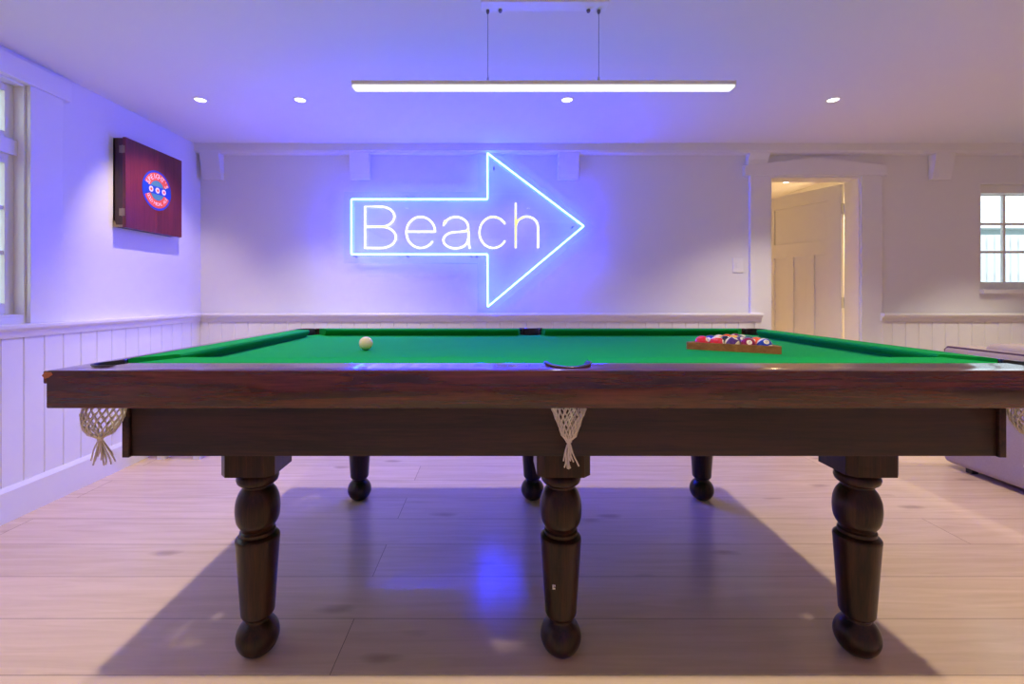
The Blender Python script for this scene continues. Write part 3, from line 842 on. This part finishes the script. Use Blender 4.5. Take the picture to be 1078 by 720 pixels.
# clear backing panel
PP = [(360.5, 201.5), (503, 201.5), (503, 160.8), (524, 160.8), (626, 238), (516, 329.5), (503, 329.5), (503, 276.5), (360.5, 276.5)]
obj('acrylic_panel', prism([sp2(*p) for p in PP], NY+.030, NY+.037, 'y'), M['acryl'], sg)
pe = bmesh.new()
EP = [(*[(sp2(*p)[0])], NY+.0335, sp2(*p)[1]) for p in PP]
obj('panel_edge', tube([(a, y, c) for a, y, c in EP], .0018, 4, closed=True), M['edge'], sg)
for x, y in ((372, 269.5), (428, 269.5), (496, 269.5), (501.5, 269.5), (428, 206.5), (520, 175), (520, 312), (604, 238)):
    X, Z = sp2(x, y)
    b = lathe([(0, 0), (.006, 0), (.006, .086), (0, .086)], 12)
    bmesh.ops.rotate(b, verts=b.verts[:], matrix=Matrix.Rotation(-PI/2, 3, 'X'), cent=(0, 0, 0)); bmesh.ops.translate(b, vec=(X, NY+.008, Z), verts=b.verts[:])
    obj('standoff', b, M['metal'], sg)

# ------------------------------------------------------------------ light switch
sw = empty('light_switch', (1.94, BY, 1.29), 'white rectangular light switch on wall left of the door', 'light switch')
zc = 1.08+(311-279)*3.675/485
xc = (777-521)*3.675/485
obj('switch_plate', box(xc-.042, xc+.042, BY-.008, BY, zc-.06, zc+.06, .003), M['white'], sw)
obj('rocker', box(xc-.012, xc+.012, BY-.012, BY-.006, zc-.018, zc+.018, .002), M['white'], sw)

# ------------------------------------------------------------------ pendant lamp
lx0, lx1, ly, lz = XC-.778, XC+.772, 1.885, 1.927
pl = empty('pendant_lamp', (XC, ly, lz), 'long thin white linear pendant lamp hanging over the table', 'lamp')
obj('lamp_body', prism([(ly-.025, lz+.006), (ly+.025, lz+.006), (ly+.025, lz+.021), (ly+.021, lz+.024), (ly-.021, lz+.024), (ly-.025, lz+.021)], lx0, lx1, 'x'), M['white'], pl)
obj('diffuser', box(lx0+.003, lx1-.003, ly-.023, ly+.023, lz-.004, lz+.0058, .002), M['tubewhite'], pl)
for a in (lx0-.003, lx1): obj('end_cap', box(a, a+.003, ly-.025, ly+.025, lz-.004, lz+.024), M['white'], pl)
cpx0, cpx1 = -.055, .455
obj('ceiling_plate', box(cpx0, cpx1, ly-.055, ly+.008, 2.247, CZ, .002), M['white'], pl)
for x in (-.029, .425):
    obj('wire', tube([(x, ly, lz+.024), (x, ly, 2.25)], .0012, 6), M['steel'], pl)
    obj('wire_grip', lathe([(0, 0), (.005, 0), (.005, .02), (.002, .026), (0, .026)], 10, (x, ly, lz+.023)), M['metal'], pl)
    obj('wire_grip', lathe([(0, 0), (.004, 0), (.007, .008), (.007, .016), (0, .016)], 10, (x, ly, 2.232)), M['steel'], pl)
for x in (.022, .382):
    obj('fixing_screw', lathe([(0, 0), (.006, .001), (.008, .006), (.008, .012), (0, .012)], 12, (x, ly-.002, 2.236)), M['steel'], pl)

# ------------------------------------------------------------------ downlights
def downlight(x, y, label, power, col, tilt=(0, 0), group='recessed ceiling downlights', size=108, blend=.75, aim=None):
    e = empty('downlight', (x, y, CZ), label, 'ceiling light', group)
    ringp = [(.030, -.001), (.041, -.001), (.043, .002), (.041, .0035), (.032, .0035), (.030, .002)]
    b = lathe([(r, -z) for r, z in ringp]+[(.030, .001)], 36)
    obj('trim_ring', b, M['white'], e, world=False, smooth='auto')
    b = lathe([(0, -.0012), (.028, -.0012), (.0295, -.0002), (0, -.0002)], 28)
    bmesh.ops.rotate(b, verts=b.verts[:], matrix=Matrix.Rotation(0, 3, 'X'), cent=(0, 0, 0))
    obj('lens', b, M['dl'], e, world=False)
    ld = bpy.data.lights.new('downlight_beam', 'SPOT'); ld.energy = power; ld.color = col; ld.spot_size = math.radians(size); ld.spot_blend = blend
    ld.shadow_soft_size = .022
    lo = bpy.data.objects.new('downlight_beam', ld); COL.objects.link(lo); lo.parent = e; lo.location = (0, 0, -.03)
    if aim is not None:
        dv = Vector(aim)-Vector((x, y, CZ-.03)); lo.rotation_euler = dv.to_track_quat('-Z', 'Y').to_euler()
    return e
WARM = (1, .88, .73)
PW = 80
downlight(-1.791, 2.802, 'leftmost ceiling downlight near the dartboard cabinet', 38, (1, .8, .72), size=76, blend=.8, aim=(-2.45, 3.2, .9))
downlight(-1.184, 2.802, 'second ceiling downlight from the left above table end', PW, WARM)
downlight(.439, 2.802, 'ceiling downlight seen just below the pendant lamp', PW*.22, WARM)
downlight(2.057, 2.802, 'rightmost ceiling downlight between table and door', PW, WARM)
downlight(-1.2, .967, 'near ceiling downlight above left front table corner', PW*.9, WARM)
downlight(.45, .967, 'near ceiling downlight above middle of the table front', PW*.9, WARM)
downlight(2.08, .967, 'near ceiling downlight above right front table corner', PW*.9, WARM)
for x, y, l in ((3.75, .97, 'added unseen near downlight above the sofa for room light'), (3.75, 2.802, 'added unseen far downlight above the sofa end for room light'),  # unseen downlights over the sofa, added to brighten the room
                (-1.2, -.9, 'added fill downlight behind the viewer on the left'), (.45, -.9, 'added fill downlight behind the viewer in the middle'), (2.08, -.9, 'added fill downlight behind the viewer on the right'), (3.75, -.9, 'added fill downlight behind the viewer near sofa')):
    downlight(x, y, l, PW*(1.1 if x > 3 else .7), WARM, size=84, blend=.6)  # this whole loop is added fill: unseen lamps giving extra room light
hl = downlight((828-521)*4.84/485, 4.84, 'ceiling downlight in hallway beyond the door', 95, (1, .72, .38), size=150, group=None)
downlight(1.9, 6.0, 'hidden hallway ceiling downlight further along', 80, (1, .72, .38), size=150, group=None)

# ------------------------------------------------------------------ sofa
sf = empty('sofa', (3.3, 1.9, 0), 'grey mauve fabric sofa with dark piping at the right edge', 'sofa')
sx0, sx1, sy0, sy1 = 2.84, 3.75, .75, 2.93
obj('sofa_base', box(sx0+.005, sx1, sy0+.01, sy1-.01, .03, .36, .035, seg=4), M['sofa'], sf, smooth='auto')
obj('backrest', box(sx0, sx0+.2, sy0, sy1, .03, .765, .035, seg=4), M['sofa'], sf, smooth='auto')
for a in (sy0, sy1-.2):
    obj('armrest', box(sx0+.16, sx1, a, a+.2, .06, .58, .03, seg=4), M['sofa'], sf, smooth='auto')
for k in range(2):
    w = (sy1-sy0-.4)/2; a = sy0+.2+k*w
    obj('seat_cushion', box(sx0+.2, sx1+.02, a+.004, a+w-.004, .355, .50, .035, seg=4), M['sofa'], sf, smooth='auto')
    bk = box(sx0+.03, sx0+.30, a+.004, a+w-.004, .50, .80, .05, seg=5)
    obj('back_cushion', bk, M['sofa'], sf, smooth='auto')
obj('piping', tube([(sx0+.012, sy0+.02, .757), (sx0+.012, sy1-.03, .757), (sx0+.014, sy1-.012, .74), (sx0+.014, sy1-.008, .30), (sx0+.014, sy1-.012, .1)], .006, 8), M['piping'], sf, smooth=True)
for x in (sx0+.06, sx1-.08):
    for y in (sy0+.12, sy1-.13):
        obj('foot', box(x-.02, x+.02, y-.02, y+.02, 0, .05, .003), M['dark'], sf)

# ------------------------------------------------------------------ white object behind the table (only its feet show)
wh = empty('panel_heater', (-2.09, 3.1, 0), 'low white panel heater whose small feet show below table apron', 'heater')
obj('heater_body', box(-2.27, -1.90, 3.04, 3.10, .05, .44, .012, seg=3), M['white'], wh, smooth='auto')
for x in (-2.20, -1.965):
    obj('foot', prism([(3.03, 0), (3.11, 0), (3.11, .052), (3.03, .052)], x-.022, x+.022, 'x'), M['white'], wh)

# ------------------------------------------------------------------ world & camera
w = bpy.data.worlds.new('World'); S.world = w; w.use_nodes = True
nt = w.node_tree; nt.nodes.clear()
out = nt.nodes.new('ShaderNodeOutputWorld'); bg = nt.nodes.new('ShaderNodeBackground')
bg.inputs['Color'].default_value = (.78, .92, 1, 1); bg.inputs['Strength'].default_value = 2.3
nt.links.new(bg.outputs[0], out.inputs[0])

cam = bpy.data.cameras.new('camera'); co = bpy.data.objects.new('camera', cam); COL.objects.link(co)
co.location = (0, 0, 1.08); co.rotation_euler = (PI/2, 0, 0)
cam.sensor_fit = 'HORIZONTAL'; cam.sensor_width = 36; cam.lens = 36*485/1078
cam.shift_x = 18/1078; cam.shift_y = -49/1078; cam.clip_start = .02
S.camera = co
S.view_settings.view_transform = 'Standard'; S.view_settings.look = 'None'
S.view_settings.gamma = 1; S.view_settings.use_curve_mapping = False
S.view_settings.exposure = 0
S.cycles.use_denoising = True
S.cycles.max_bounces = 12; S.cycles.diffuse_bounces = 8; S.cycles.transparent_max_bounces = 24
S.cycles.sample_clamp_indirect = 6
